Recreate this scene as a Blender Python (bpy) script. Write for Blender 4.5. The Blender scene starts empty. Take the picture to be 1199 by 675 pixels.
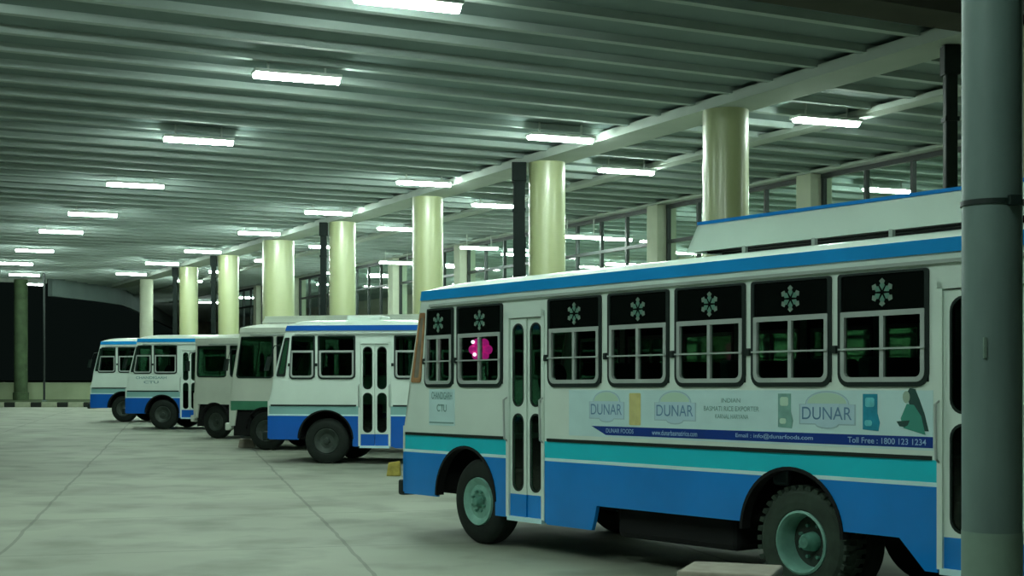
import bpy, bmesh, math, random
from math import sin, cos, pi, radians, atan2, sqrt
random.seed(7)
S = bpy.context.scene
COL = S.collection

# ------------------------------------------------------------------ camera
CAM_H = 2.02
cam_d = bpy.data.cameras.new('camera')
cam = bpy.data.objects.new('camera', cam_d)
COL.objects.link(cam)
cam.location = (0, 0, CAM_H)
cam.rotation_euler = (pi / 2, 0, 0)
cam_d.sensor_width = 36
cam_d.lens = 36 * 1600 / 1199
cam_d.shift_y = 98.5 / 1199
cam_d.clip_end = 600
S.camera = cam
# ------------------------------------------------------------------ world + exposure
w = bpy.data.worlds.new('night')
S.world = w
w.use_nodes = True
w.node_tree.nodes['Background'].inputs[0].default_value = (0.02, 0.035, 0.03, 1)
w.node_tree.nodes['Background'].inputs[1].default_value = 0.08
S.view_settings.view_transform = 'Standard'
S.view_settings.look = 'None'
S.view_settings.gamma = 1
S.view_settings.use_curve_mapping = False
S.view_settings.exposure = 0.72
LAMP_POWER = 88.0
LAMP_COLOR = (0.80, 1.0, 0.90, 1)

# ------------------------------------------------------------------ materials
def mat(name, color, rough=0.5, metal=0.0, var=0.12, scale=3.0, bump=0.0, spec=0.4, coat=0.0, stretch=None):
    m = bpy.data.materials.new(name)
    m.use_nodes = True
    nt = m.node_tree
    b = nt.nodes['Principled BSDF']
    b.inputs['Roughness'].default_value = rough
    b.inputs['Metallic'].default_value = metal
    b.inputs['Specular IOR Level'].default_value = spec
    b.inputs['Coat Weight'].default_value = coat
    tc = nt.nodes.new('ShaderNodeTexCoord')
    mp = nt.nodes.new('ShaderNodeMapping')
    if stretch: mp.inputs['Scale'].default_value = stretch
    nt.links.new(tc.outputs['Object'], mp.inputs[0])
    n = nt.nodes.new('ShaderNodeTexNoise')
    n.inputs['Scale'].default_value = scale
    n.inputs['Detail'].default_value = 5
    nt.links.new(mp.outputs[0], n.inputs[0])
    r = nt.nodes.new('ShaderNodeValToRGB')
    r.color_ramp.elements[0].position = 0.3
    r.color_ramp.elements[1].position = 0.7
    c = color
    r.color_ramp.elements[0].color = (c[0] * (1 - var), c[1] * (1 - var), c[2] * (1 - var), 1)
    r.color_ramp.elements[1].color = (min(1, c[0] * (1 + var)), min(1, c[1] * (1 + var)), min(1, c[2] * (1 + var)), 1)
    nt.links.new(n.outputs['Fac'], r.inputs[0])
    nt.links.new(r.outputs[0], b.inputs['Base Color'])
    if bump:
        bp = nt.nodes.new('ShaderNodeBump')
        bp.inputs['Strength'].default_value = bump
        bp.inputs['Distance'].default_value = 0.02
        nt.links.new(n.outputs['Fac'], bp.inputs['Height'])
        nt.links.new(bp.outputs[0], b.inputs['Normal'])
    return m

def glass_mat(name, tint, gloss, transp):
    """thin pane: tinted see-through mixed with a glossy reflection"""
    m = bpy.data.materials.new(name)
    m.use_nodes = True
    nt = m.node_tree
    nt.nodes.remove(nt.nodes['Principled BSDF'])
    out = nt.nodes['Material Output']
    t = nt.nodes.new('ShaderNodeBsdfTransparent')
    t.inputs[0].default_value = (*tint, 1)
    g = nt.nodes.new('ShaderNodeBsdfGlossy')
    g.inputs['Color'].default_value = (0.9, 1, 0.95, 1)
    g.inputs['Roughness'].default_value = gloss
    fr = nt.nodes.new('ShaderNodeFresnel')
    fr.inputs[0].default_value = 1.45
    mx = nt.nodes.new('ShaderNodeMixShader')
    geo = nt.nodes.new('ShaderNodeNewGeometry')
    inv = nt.nodes.new('ShaderNodeMath'); inv.operation = 'SUBTRACT'; inv.inputs[0].default_value = 1.0
    nt.links.new(geo.outputs['Backfacing'], inv.inputs[1])
    mul = nt.nodes.new('ShaderNodeMath'); mul.operation = 'MULTIPLY'
    nt.links.new(fr.outputs[0], mul.inputs[0]); nt.links.new(inv.outputs[0], mul.inputs[1])
    nt.links.new(mul.outputs[0], mx.inputs[0])
    nt.links.new(t.outputs[0], mx.inputs[1])
    nt.links.new(g.outputs[0], mx.inputs[2])
    nt.links.new(mx.outputs[0], out.inputs[0])
    return m

def emit_mat(name, color, strength):
    m = bpy.data.materials.new(name)
    m.use_nodes = True
    b = m.node_tree.nodes['Principled BSDF']
    b.inputs['Base Color'].default_value = color
    b.inputs['Emission Color'].default_value = color
    b.inputs['Emission Strength'].default_value = strength
    return m

def floor_mat():
    m = mat('yard_concrete', (0.275, 0.30, 0.235), 0.75, var=0.16, scale=0.35, bump=0.15)
    nt = m.node_tree
    N, L = nt.nodes, nt.links
    b = N['Principled BSDF']
    old = b.inputs['Base Color'].links[0].from_socket
    tc = N.new('ShaderNodeTexCoord')
    mp = N.new('ShaderNodeMapping')
    mp.inputs['Rotation'].default_value = (0, 0, radians(-13.7))
    mp.inputs['Location'].default_value = (JX, JY, 0)
    L.new(tc.outputs['Object'], mp.inputs[0])
    # slightly crooked joints
    nz = N.new('ShaderNodeTexNoise'); nz.inputs['Scale'].default_value = 0.8
    L.new(mp.outputs[0], nz.inputs[0])
    ad = N.new('ShaderNodeVectorMath'); ad.operation = 'SCALE'; ad.inputs['Scale'].default_value = 0.12
    L.new(nz.outputs['Color'], ad.inputs[0])
    a2 = N.new('ShaderNodeVectorMath'); a2.operation = 'ADD'
    L.new(mp.outputs[0], a2.inputs[0]); L.new(ad.outputs[0], a2.inputs[1])
    sp = N.new('ShaderNodeSeparateXYZ'); L.new(a2.outputs[0], sp.inputs[0])
    lines = []
    for i, wd in ((0, 0.006), (1, 0.0045)):
        dv = N.new('ShaderNodeMath'); dv.operation = 'DIVIDE'; dv.inputs[1].default_value = 3.80
        L.new(sp.outputs[i], dv.inputs[0])
        f = N.new('ShaderNodeMath'); f.operation = 'FRACT'; L.new(dv.outputs[0], f.inputs[0])
        s = N.new('ShaderNodeMath'); s.operation = 'SUBTRACT'; s.inputs[1].default_value = 0.5; L.new(f.outputs[0], s.inputs[0])
        a = N.new('ShaderNodeMath'); a.operation = 'ABSOLUTE'; L.new(s.outputs[0], a.inputs[0])
        g = N.new('ShaderNodeMath'); g.operation = 'LESS_THAN'; g.inputs[1].default_value = wd; L.new(a.outputs[0], g.inputs[0])
        lines.append(g)
    mx = N.new('ShaderNodeMath'); mx.operation = 'MAXIMUM'
    L.new(lines[0].outputs[0], mx.inputs[0]); L.new(lines[1].outputs[0], mx.inputs[1])
    k = N.new('ShaderNodeMath'); k.operation = 'MULTIPLY'; k.inputs[1].default_value = 0.45; L.new(mx.outputs[0], k.inputs[0])
    # oil blotches
    n2 = N.new('ShaderNodeTexNoise'); n2.inputs['Scale'].default_value = 0.9; n2.inputs['Detail'].default_value = 8
    L.new(tc.outputs['Object'], n2.inputs[0])
    rp = N.new('ShaderNodeValToRGB'); rp.color_ramp.elements[0].position = 0.32; rp.color_ramp.elements[0].color = (0.55, 0.58, 0.55, 1)
    rp.color_ramp.elements[1].position = 0.52; rp.color_ramp.elements[1].color = (1, 1, 1, 1)
    L.new(n2.outputs['Fac'], rp.inputs[0])
    ml = N.new('ShaderNodeMixRGB'); ml.blend_type = 'MULTIPLY'; ml.inputs[0].default_value = 0.7
    L.new(old, ml.inputs[1]); L.new(rp.outputs[0], ml.inputs[2])
    fin = N.new('ShaderNodeMixRGB'); L.new(k.outputs[0], fin.inputs[0]); L.new(ml.outputs[0], fin.inputs[1])
    fin.inputs[2].default_value = (0.07, 0.08, 0.065, 1)
    L.new(fin.outputs[0], b.inputs['Base Color'])
    return m
JX, JY = 0.0, 0.0

M = {}
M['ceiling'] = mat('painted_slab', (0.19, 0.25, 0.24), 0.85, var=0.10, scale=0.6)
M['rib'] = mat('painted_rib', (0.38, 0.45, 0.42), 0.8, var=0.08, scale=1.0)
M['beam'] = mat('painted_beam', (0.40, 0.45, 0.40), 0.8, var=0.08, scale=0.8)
M['beam_dark'] = mat('unlit_beam', (0.05, 0.05, 0.035), 0.9, var=0.2, scale=1.0)  # dark brown puts the beam's lack of light into its colour
M['column'] = mat('column_enamel', (0.43, 0.47, 0.24), 0.4, var=0.07, scale=1.5, stretch=(1, 1, 0.3), spec=0.8, coat=0.8)
M['column'].node_tree.nodes['Principled BSDF'].inputs['Coat Roughness'].default_value = 0.22
M['pier'] = mat('pier_plaster', (0.42, 0.45, 0.34), 0.8, var=0.08, scale=1.5)
M['dark_green'] = mat('unlit_column', (0.06, 0.10, 0.045), 0.8, var=0.3, scale=2.0)  # dark green holds the unlit look of the far left column
M['steel_post'] = mat('grey_green_post_paint', (0.12, 0.18, 0.165), 0.5, var=0.15, scale=4, stretch=(1, 1, 0.3))
M['steel_band'] = mat('pale_post_paint', (0.17, 0.25, 0.20), 0.5, var=0.12, scale=4)
M['pipe'] = mat('black_pipe', (0.006, 0.012, 0.010), 0.6, var=0.2, spec=0.15)
M['frame'] = mat('dark_window_frame', (0.012, 0.018, 0.016), 0.5, var=0.1)
M['beige'] = mat('hall_wall_paint', (0.60, 0.60, 0.44), 0.85, var=0.1, scale=0.5)
M['boundary'] = mat('boundary_wall_paint', (0.36, 0.43, 0.27), 0.9, var=0.15, scale=0.5)
M['verge'] = mat('verge_grass', (0.05, 0.08, 0.03), 0.95, var=0.4, scale=2)
M['ground'] = mat('night_ground', (0.02, 0.025, 0.02), 0.95, var=0.2)
M['kerb_b'] = mat('kerb_black', (0.015, 0.02, 0.015), 0.9)
M['kerb_w'] = mat('kerb_white', (0.32, 0.36, 0.25), 0.9)
M['slab'] = mat('kerb_concrete', (0.34, 0.31, 0.25), 0.85, var=0.15, scale=5, bump=0.3)
M['yellow_block'] = mat('yellow_block_paint', (0.40, 0.33, 0.07), 0.8, var=0.3, scale=8)
M['lamp_case'] = mat('lamp_housing', (0.5, 0.55, 0.5), 0.5)
M['lamp'] = emit_mat('fluorescent_tube', LAMP_COLOR, LAMP_POWER)
# buses
M['white'] = mat('bus_cream_paint', (0.70, 0.82, 0.74), 0.35, var=0.06, scale=1.2, coat=0.3)
M['white2'] = mat('bus_grey_white_paint', (0.66, 0.72, 0.62), 0.4, var=0.08, scale=1.2, coat=0.2)
M['blue'] = mat('bus_blue_paint', (0.002, 0.22, 0.66), 0.35, var=0.10, scale=1.2, coat=0.3)
M['blue2'] = mat('bus_deep_blue_paint', (0.006, 0.12, 0.52), 0.35, var=0.10, scale=1.2, coat=0.3)
M['roofblue'] = mat('bus_roof_blue_paint', (0.01, 0.30, 0.72), 0.3, var=0.08, scale=1.2, coat=0.4)
M['aqua'] = mat('bus_aqua_paint', (0.010, 0.56, 0.68), 0.35, var=0.07, scale=1.2, coat=0.3)
M['pale_aqua'] = mat('bus_pale_aqua_paint', (0.25, 0.48, 0.46), 0.35, var=0.07, scale=1.2, coat=0.3)
M['green'] = mat('bus_green_stripe', (0.06, 0.24, 0.14), 0.4, var=0.1, coat=0.2)
M['pin'] = mat('bus_pinstripe', (0.60, 0.88, 0.90), 0.4, var=0.04)
M['trim'] = mat('black_rubber_trim', (0.006, 0.016, 0.013), 0.5, var=0.1)
M['alu'] = mat('aluminium_frame', (0.46, 0.52, 0.49), 0.38, metal=0.2, var=0.08)
M['post'] = mat('window_post_paint', (0.38, 0.44, 0.40), 0.4, var=0.08, coat=0.2)
M['glass'] = glass_mat('tinted_bus_glass', (0.42, 0.56, 0.48), 0.03, 0.3)
M['black_glass'] = mat('black_film_glass', (0.004, 0.006, 0.005), 0.06, var=0.05, spec=0.5)
M['hall_glass'] = glass_mat('hall_glass', (0.86, 0.93, 0.90), 0.02, 0.9)
M['flower'] = mat('flower_decal', (0.10, 0.24, 0.18), 0.6, var=0.1)
M['flower_tip'] = mat('flower_decal_tip', (0.18, 0.26, 0.21), 0.6, var=0.1)
M['tyre'] = mat('tyre_rubber', (0.008, 0.014, 0.010), 0.8, var=0.3, scale=6, bump=0.2)
M['tyre_dusty'] = mat('dusty_tyre_rubber', (0.030, 0.048, 0.034), 0.85, var=0.3, scale=6, bump=0.2)
M['rim'] = mat('aqua_rim_paint', (0.20, 0.42, 0.34), 0.5, var=0.18, scale=8)
M['rim_dark'] = mat('dark_rim_paint', (0.035, 0.05, 0.04), 0.6, var=0.3, scale=8)  # darker rim tone for far wheels and the dished rear centre
M['hub'] = mat('hub_paint', (0.10, 0.26, 0.20), 0.5, var=0.3, scale=10)
M['under'] = mat('underbody_black', (0.004, 0.005, 0.005), 0.9, var=0.2)
M['inside'] = mat('bus_interior_trim', (0.03, 0.045, 0.035), 0.8, var=0.2)
M['seat'] = mat('seat_vinyl', (0.03, 0.06, 0.07), 0.6, var=0.2)
M['brown'] = mat('orange_reflection_seal', (0.42, 0.22, 0.10), 0.4, var=0.3, scale=5)  # orange-brown paints the reflection around the quarter window
M['tan'] = mat('reflecting_quarter_glass', (0.26, 0.24, 0.19), 0.15, var=0.25, scale=4)  # tan painted in for the reflection on the quarter glass
M['headlight'] = mat('headlight_glass', (0.5, 0.55, 0.5), 0.1)
M['pink'] = emit_mat('pink_glow', (1.0, 0.02, 0.36, 1), 0.8)
M['pinkwhite'] = emit_mat('white_glow', (1.0, 0.6, 0.85, 1), 5.0)
# decals
M['sticker'] = mat('pale_sticker', (0.58, 0.80, 0.80), 0.35, var=0.05, coat=0.3)
M['logo_out'] = mat('logo_grey_line', (0.38, 0.56, 0.60), 0.5, var=0.05)
M['logo_fill'] = mat('logo_pale_blue', (0.48, 0.68, 0.76), 0.5, var=0.04)
M['logo_arc'] = mat('logo_pale_green', (0.50, 0.70, 0.56), 0.5, var=0.04)
M['logo_text'] = mat('logo_blue_text', (0.14, 0.28, 0.44), 0.5, var=0.05)
M['text_grey'] = mat('grey_green_text', (0.20, 0.36, 0.34), 0.5, var=0.05)
M['strip'] = mat('navy_strip', (0.004, 0.04, 0.26), 0.4, var=0.1, coat=0.3)
M['strip_text'] = mat('strip_pale_text', (0.35, 0.55, 0.80), 0.5, var=0.05)
M['yellow'] = mat('yellow_packet', (0.62, 0.58, 0.24), 0.5, var=0.1, scale=10)
M['grey_pack'] = mat('grey_green_packet', (0.20, 0.40, 0.35), 0.5, var=0.15, scale=10)
M['teal_pack'] = mat('teal_packet', (0.015, 0.26, 0.38), 0.5, var=0.2, scale=10)
M['teal_light'] = mat('teal_packet_label', (0.15, 0.60, 0.66), 0.5, var=0.2, scale=10)
M['skin'] = mat('printed_skin', (0.34, 0.46, 0.36), 0.6, var=0.05)
M['hair'] = mat('printed_hair', (0.02, 0.07, 0.06), 0.6, var=0.1)
M['dress'] = mat('printed_dress', (0.05, 0.28, 0.22), 0.6, var=0.1)

# ------------------------------------------------------------------ mesh helpers
class MB:
    def __init__(s): s.v = []; s.f = []
    def quad8(s, P):
        o = len(s.v); s.v += P
        s.f += [tuple(o + i for i in q) for q in ((0, 3, 2, 1), (4, 5, 6, 7), (0, 1, 5, 4), (1, 2, 6, 5), (2, 3, 7, 6), (3, 0, 4, 7))]
        return s
    def box(s, x0, x1, y0, y1, z0, z1):
        return s.quad8([(x0, y0, z0), (x1, y0, z0), (x1, y1, z0), (x0, y1, z0), (x0, y0, z1), (x1, y0, z1), (x1, y1, z1), (x0, y1, z1)])
    def prism(s, poly, y0, y1):
        """polygon in (x, z), extruded in y"""
        o = len(s.v); n = len(poly)
        s.v += [(x, y0, z) for x, z in poly] + [(x, y1, z) for x, z in poly]
        s.f.append(tuple(o + i for i in range(n)))
        s.f.append(tuple(o + n + i for i in reversed(range(n))))
        for i in range(n):
            j = (i + 1) % n
            s.f.append((o + i, o + n + i, o + n + j, o + j))
        return s
    def ring(s, A, B, y0, y1):
        o = len(s.v); n = len(A)
        s.v += [(x, y0, z) for x, z in A] + [(x, y0, z) for x, z in B] + [(x, y1, z) for x, z in A] + [(x, y1, z) for x, z in B]
        for i in range(n):
            j = (i + 1) % n
            s.f += [(o + i, o + j, o + n + j, o + n + i), (o + 2 * n + i, o + 3 * n + i, o + 3 * n + j, o + 2 * n + j),
                    (o + i, o + 2 * n + i, o + 2 * n + j, o + j), (o + n + i, o + n + j, o + 3 * n + j, o + 3 * n + i)]
        return s
    def lathe(s, prof, cx=0, cy=0, cz=0, n=32, axis='y', closed=False):
        """prof: (radius, along-axis)"""
        o = len(s.v); m = len(prof)
        for i in range(n):
            a = 2 * pi * i / n
            for r, t in prof:
                if axis == 'y': s.v.append((cx + r * cos(a), cy + t, cz + r * sin(a)))
                else: s.v.append((cx + r * cos(a), cy + r * sin(a), cz + t))
        for i in range(n):
            j = (i + 1) % n
            for k in range(m if closed else m - 1):
                l = (k + 1) % m
                s.f.append((o + i * m + k, o + i * m + l, o + j * m + l, o + j * m + k))
        if not closed:
            s.f.append(tuple(o + i * m for i in range(n)))
            s.f.append(tuple(o + i * m + m - 1 for i in range(n)))
        return s
    def tube(s, pts, r, n=8):
        o = len(s.v); m = len(pts)
        for k, p in enumerate(pts):
            a = pts[max(0, k - 1)]; b = pts[min(m - 1, k + 1)]
            d = [b[i] - a[i] for i in range(3)]
            l = sqrt(sum(c * c for c in d)) or 1
            d = [c / l for c in d]
            up = (0, 0, 1) if abs(d[2]) < 0.9 else (1, 0, 0)
            u = [d[1] * up[2] - d[2] * up[1], d[2] * up[0] - d[0] * up[2], d[0] * up[1] - d[1] * up[0]]
            l = sqrt(sum(c * c for c in u)); u = [c / l for c in u]
            v = [d[1] * u[2] - d[2] * u[1], d[2] * u[0] - d[0] * u[2], d[0] * u[1] - d[1] * u[0]]
            for i in range(n):
                t = 2 * pi * i / n
                s.v.append(tuple(p[q] + r * (cos(t) * u[q] + sin(t) * v[q]) for q in range(3)))
        for k in range(m - 1):
            for i in range(n):
                j = (i + 1) % n
                s.f.append((o + k * n + i, o + k * n + j, o + (k + 1) * n + j, o + (k + 1) * n + i))
        s.f.append(tuple(o + i for i in range(n)))
        s.f.append(tuple(o + (m - 1) * n + i for i in reversed(range(n))))
        return s
    def warp(s, fn):
        s.v = [fn(*p) for p in s.v]; return s
    def build(s, name, m, parent=None, smooth=False, bevel=0):
        me = bpy.data.meshes.new(name)
        me.from_pydata(s.v, [], s.f)
        me.materials.append(m)
        bm = bmesh.new(); bm.from_mesh(me)
        bmesh.ops.recalc_face_normals(bm, faces=bm.faces)
        bm.to_mesh(me); bm.free()
        if smooth:
            for p in me.polygons: p.use_smooth = True
            try: me.set_sharp_from_angle(angle=radians(35))
            except Exception: pass
        o = bpy.data.objects.new(name, me)
        COL.objects.link(o)
        if parent: o.parent = parent
        if bevel:
            md = o.modifiers.new('bevel', 'BEVEL'); md.width = bevel; md.segments = 2; md.limit_method = 'ANGLE'
        return o

def rr(x0, x1, z0, z1, rb, rt=None, n=5):
    """rounded rectangle loop in (x, z)"""
    rt = rb if rt is None else rt
    P = []
    for cx, cz, a0, r in ((x0 + rb, z0 + rb, pi, rb), (x1 - rb, z0 + rb, 1.5 * pi, rb), (x1 - rt, z1 - rt, 0, rt), (x0 + rt, z1 - rt, pi / 2, rt)):
        for i in range(n + 1):
            a = a0 + (pi / 2) * i / n
            P.append((cx + r * cos(a), cz + r * sin(a)))
    return P

def tag(o, label=None, cat=None, group=None, kind=None):
    if label: o['label'] = label
    if cat: o['category'] = cat
    if group: o['group'] = group
    if kind: o['kind'] = kind
    return o
def empty(name, loc=(0, 0, 0), rz=0, label=None, cat=None, group=None, kind=None):
    o = bpy.data.objects.new(name, None)
    COL.objects.link(o); o.location = loc; o.rotation_euler = (0, 0, rz)
    o.empty_display_size = 0.2
    return tag(o, label, cat, group, kind)
def copy_tree(o, parent=None):
    c = o.copy(); COL.objects.link(c)
    if parent: c.parent = parent
    for ch in list(o.children): copy_tree(ch, c)
    return c

# hall grid: s runs along the column row (away from the camera), p across it to the right
AX = atan2(0.8944, -0.4472)
def G(s, p): return (-0.4472 * s + 0.8944 * p, 0.8944 * s + 0.4472 * p)
def grid_box(mb, s0, s1, p0, p1, z0, z1):
    P = [G(s0, p0), G(s0, p1), G(s1, p1), G(s1, p0)]
    mb.quad8([(x, y, z0) for x, y in P] + [(x, y, z1) for x, y in P])
    return mb

# ------------------------------------------------------------------ setting
JX, JY = -0.05, 1.2
tag(MB().box(-60, 60, -12, 90.5, -0.3, 0).build('floor', floor_mat()), kind='structure')
tag(MB().box(-220, 220, 90.5, 330, -0.32, -0.02).build('floor_outside', M['ground']), kind='structure')

Z_SLAB, Z_RIB, Z_BEAM, Z_LAMP = 8.33, 8.18, 8.00, 7.88
def s_end(p):
    if p <= 13: return 95.5
    if p <= 20: return 95.5 + (p - 13) * 1.5
    return 106 + (p - 20) * 3.4
# slab: outline in (s, p)
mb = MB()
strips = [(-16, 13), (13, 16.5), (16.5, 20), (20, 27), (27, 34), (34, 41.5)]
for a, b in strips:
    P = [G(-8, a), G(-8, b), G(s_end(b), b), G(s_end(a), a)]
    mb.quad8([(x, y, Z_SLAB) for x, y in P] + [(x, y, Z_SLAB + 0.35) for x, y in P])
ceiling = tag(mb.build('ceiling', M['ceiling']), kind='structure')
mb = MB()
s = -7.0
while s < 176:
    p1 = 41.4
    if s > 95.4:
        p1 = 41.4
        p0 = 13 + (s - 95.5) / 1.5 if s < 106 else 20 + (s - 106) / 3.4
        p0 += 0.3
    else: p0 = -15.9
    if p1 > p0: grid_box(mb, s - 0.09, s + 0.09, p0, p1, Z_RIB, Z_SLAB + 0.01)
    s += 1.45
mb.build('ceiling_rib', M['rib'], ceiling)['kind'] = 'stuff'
mb = MB(); grid_box(mb, -8, 99, 17.85, 18.9, Z_BEAM, Z_RIB + 0.05)
mb.build('main_beam', M['beam'], ceiling)
mb = MB(); grid_box(mb, -8, 115, 21.8, 22.3, Z_BEAM + 0.1, Z_RIB + 0.05)
mb.build('secondary_beam', M['beam'], ceiling)
mb = MB(); grid_box(mb, -8, 122, 27.0, 27.8, Z_RIB - 0.03, Z_RIB + 0.05)
mb.build('hall_head_beam', M['beam'], ceiling)
mb = MB(); grid_box(mb, 16.6, 17.5, -15.9, 17.9, Z_BEAM - 0.15, Z_RIB + 0.05)
mb.build('cross_beam', M['beam_dark'], ceiling)
mb = MB(); grid_box(mb, 95.2, 95.7, -15.9, 13, Z_BEAM - 0.05, Z_SLAB + 0.3)
mb.build('roof_edge_beam', M['beam'], ceiling)

mb = MB()
edge = [(94.8, 13.0), (97.0, 14.6), (100.5, 16.9), (105.0, 19.4), (110, 21.1), (140, 29.8), (177, 40.6)]
for (a0, b0), (a1, b1) in zip(edge, edge[1:]):
    x0, y0 = G(a0, b0); x1, y1 = G(a1, b1)
    mb.quad8([(x0, y0, 7.05), (x1, y1, 7.05), (x1 + 0.35, y1 - 0.2, 7.05), (x0 + 0.35, y0 - 0.2, 7.05), (x0, y0, 8.3), (x1, y1, 8.3), (x1 + 0.35, y1 - 0.2, 8.3), (x0 + 0.35, y0 - 0.2, 8.3)])
mb.build('curved_fascia', M['ceiling'], ceiling)
# hall back wall and low wall
mb = MB(); grid_box(mb, -8, 176, 41.4, 41.8, 0, Z_SLAB + 0.3)
tag(mb.build('wall_back', M['beige']), kind='structure')
mb = MB()
for i_ in range(9):
    q_ = 25.1 + 8.7 * i_
    grid_box(mb, q_ + 0.45, q_ + 8.25, 27.3, 27.5, 0, 0.9)
tag(mb.build('wall_hall', M['beige']), kind='structure')

# ------------------------------------------------------------------ columns
def column(name, s, p, r, z1, m, label, group=None, n=40):
    x, y = G(s, p)
    rt = empty(name, (x, y, 0), 0, label, 'column', group)
    MB().lathe([(r, 0.0), (r, z1)], n=n, axis='z').build('shaft', m, rt, smooth=True)
    MB().lathe([(r + 0.0, 0.0), (r + 0.035, 0.01), (r + 0.035, 0.3), (r, 0.32)], n=n, axis='z', closed=False).build('base_collar', m, rt, smooth=True)
    return rt
def downpipe(x, y, label, r=0.17, bracket_to=None):
    rt = empty('downpipe', (x, y, 0), 0, label, 'pipe', 'black downpipes beside the round columns')
    MB().box(-r, r, -r, r, 0, Z_BEAM - 0.02).build('pipe', M['pipe'], rt, bevel=0.03)
    MB().box(-r - 0.04, r + 0.04, -r - 0.04, r + 0.04, Z_BEAM - 0.55, Z_BEAM - 0.01).build('hopper', M['pipe'], rt, bevel=0.02)
    for z in (2.4, 4.6, 6.6):
        MB().box(-r - 0.02, r + 0.02, -r - 0.02, r + 0.02, z, z + 0.08).build('bracket', M['pipe'], rt)
    return rt
words = ['nearest', 'second', 'third', 'fourth', 'fifth', 'sixth', 'seventh', 'eighth', 'ninth', 'tenth', 'eleventh', 'twelfth', 'thirteenth']
col_labels = {
    17.07: 'round cream concrete column hidden behind the grey steel post at the right edge',
    25.8: 'tall round cream column with bright lit right side above the roof rack of the nearest bus',
    34.5: 'round cream column with a black downpipe above the front door of the nearest bus',
    43.2: 'round cream column without a pipe, just above the front corner of the nearest bus',
    51.9: 'round cream column with black downpipe behind the blue and white minibus roof',
    60.6: 'widest pale green column, left of the piped column behind the blue and white bus',
    69.3: 'slim cream column above the dark windscreened bus, third lit column from the left',
    78.0: 'slim brightly lit yellowish column above the plain white bus, left of its near twin',
    89.6: 'dim distant grey column standing alone in front of the dark opening',
}
for s, lb in col_labels.items():
    m = M['column']; r = 0.525
    if s == 60.6: r = 0.72
    if s > 85: m = M['pier']; r = 0.42
    column('round_column', s, 18.37, r, Z_BEAM, m, lb, 'round columns under the main beam')
pipes = {34.5: (-0.42, -0.62), 51.9: (-0.30, -0.66), 69.3: (-0.25, -0.62), 78.0: (-0.22, -0.64)}
pl = {34.5: 'black downpipe on the left of the column above the nearest bus door',
      51.9: 'black downpipe on the left of the column behind the blue and white bus',
      69.3: 'thin black downpipe left of the third lit column from the left',
      78.0: 'thin black downpipe left of the leftmost lit column'}
for s, (ds, dp) in pipes.items():
    x, y = G(s, 18.37)
    downpipe(x - (0.80 if s < 40 else 0.74), y - 0.10, pl[s], 0.17 if s < 40 else 0.12)
x, y = G(18.3, 18.37); downpipe(8.02, 25.0, 'tall black downpipe rising left of the grey steel post at right', 0.11)

for i, s in enumerate([33.8, 42.5, 51.2, 59.9, 68.6, 77.3, 86.0, 94.7]):
    x, y = G(s, 27.4)
    rt = empty('square_pier', (x, y, 0), AX, 'square grey-green plastered pier in the glazed hall front, %s from the right' % words[i].replace('nearest', 'first'), 'column', 'piers of the glazed hall front')
    MB().box(-0.36, 0.36, -0.42, 0.42, 0, Z_RIB - 0.04).build('shaft', M['pier'], rt, bevel=0.03)
    MB().box(-0.40, 0.40, -0.46, 0.46, 0, 0.35).build('plinth', M['pier'], rt, bevel=0.02)

# glazing bays
bays = [25.1 + 8.7 * i for i in range(9)]
for i, s in enumerate(bays):
    x0, y0 = G(s + 0.42, 27.4)
    wn = empty('window_%d' % (i + 1), (x0, y0, 0), AX, kind='structure')
    Lb = 8.7 - 0.84
    f = MB(); t = 0.055
    nm = 4
    for k in range(nm + 1):
        c = t + (Lb - 2 * t) * k / nm
        f.box(c - t, c + t, -0.07, 0.07, 0.9, 8.10)
    f.box(0, Lb, -0.08, 0.08, 7.98, 8.12)
    f.box(0, Lb, -0.07, 0.07, 6.72, 6.84)
    f.box(0, Lb, -0.07, 0.07, 3.0, 3.12)
    f.box(0, Lb, -0.07, 0.07, 0.9, 1.02)
    f.build('window_frame', M['frame'], wn)
    MB().box(0.02, Lb - 0.02, -0.008, 0.008, 0.95, 8.05).build('window_pane', M['hall_glass'], wn)

# hanging dark boxes inside the hall, right-hand bay
def hang_box(x, y, z, w_, h_, d_, label):
    rt = empty('hanging_sign_box', (x, y, z), AX, label, 'sign box', 'dark boxes hung inside the hall')
    MB().box(-w_ / 2, w_ / 2, -d_ / 2, d_ / 2, -h_ / 2, h_ / 2).build('case', M['frame'], rt, bevel=0.03)
    for k in (-1, 1):
        MB().tube([(k * w_ * 0.35, 0, h_ / 2 - 0.01), (k * w_ * 0.35, 0, Z_SLAB - z)], 0.02).build('hanger_rod', M['frame'], rt)
# ------------------------------------------------------------------ lamps
def make_lamp():
    """origin at the bottom of the diffuser, long side on local x"""
    rt = empty('fluorescent_lamp')
    L = 0.88
    MB().box(-L, L, -0.24, 0.24, 0.09, 0.16).build('housing', M['lamp_case'], rt, bevel=0.01)
    pts = [(-0.085, 0.0), (-0.055, -0.0), (0.055, 0.0), (0.085, 0.0)]
    d = MB()
    prof = [(0.14 * cos(pi + pi * i / 8), 0.10 + 0.11 * sin(pi + pi * i / 8)) for i in range(9)]
    o = len(d.v)
    for x in (-L + 0.02, L - 0.02):
        for yy, zz in prof: d.v.append((x, yy, zz))
    n = len(prof)
    for k in range(n - 1): d.f.append((k, k + 1, n + k + 1, n + k))
    d.f.append((0, n, 2 * n - 1, n - 1)); d.f.append(tuple(range(n))); d.f.append(tuple(n + k for k in range(n)))
    d.build('diffuser', M['lamp'], rt)
    return rt
lamp0 = make_lamp()
LK = (7.89 - 2.02) / 5.72
LAMPS = []   # (x, y, z, label, group)
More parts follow.
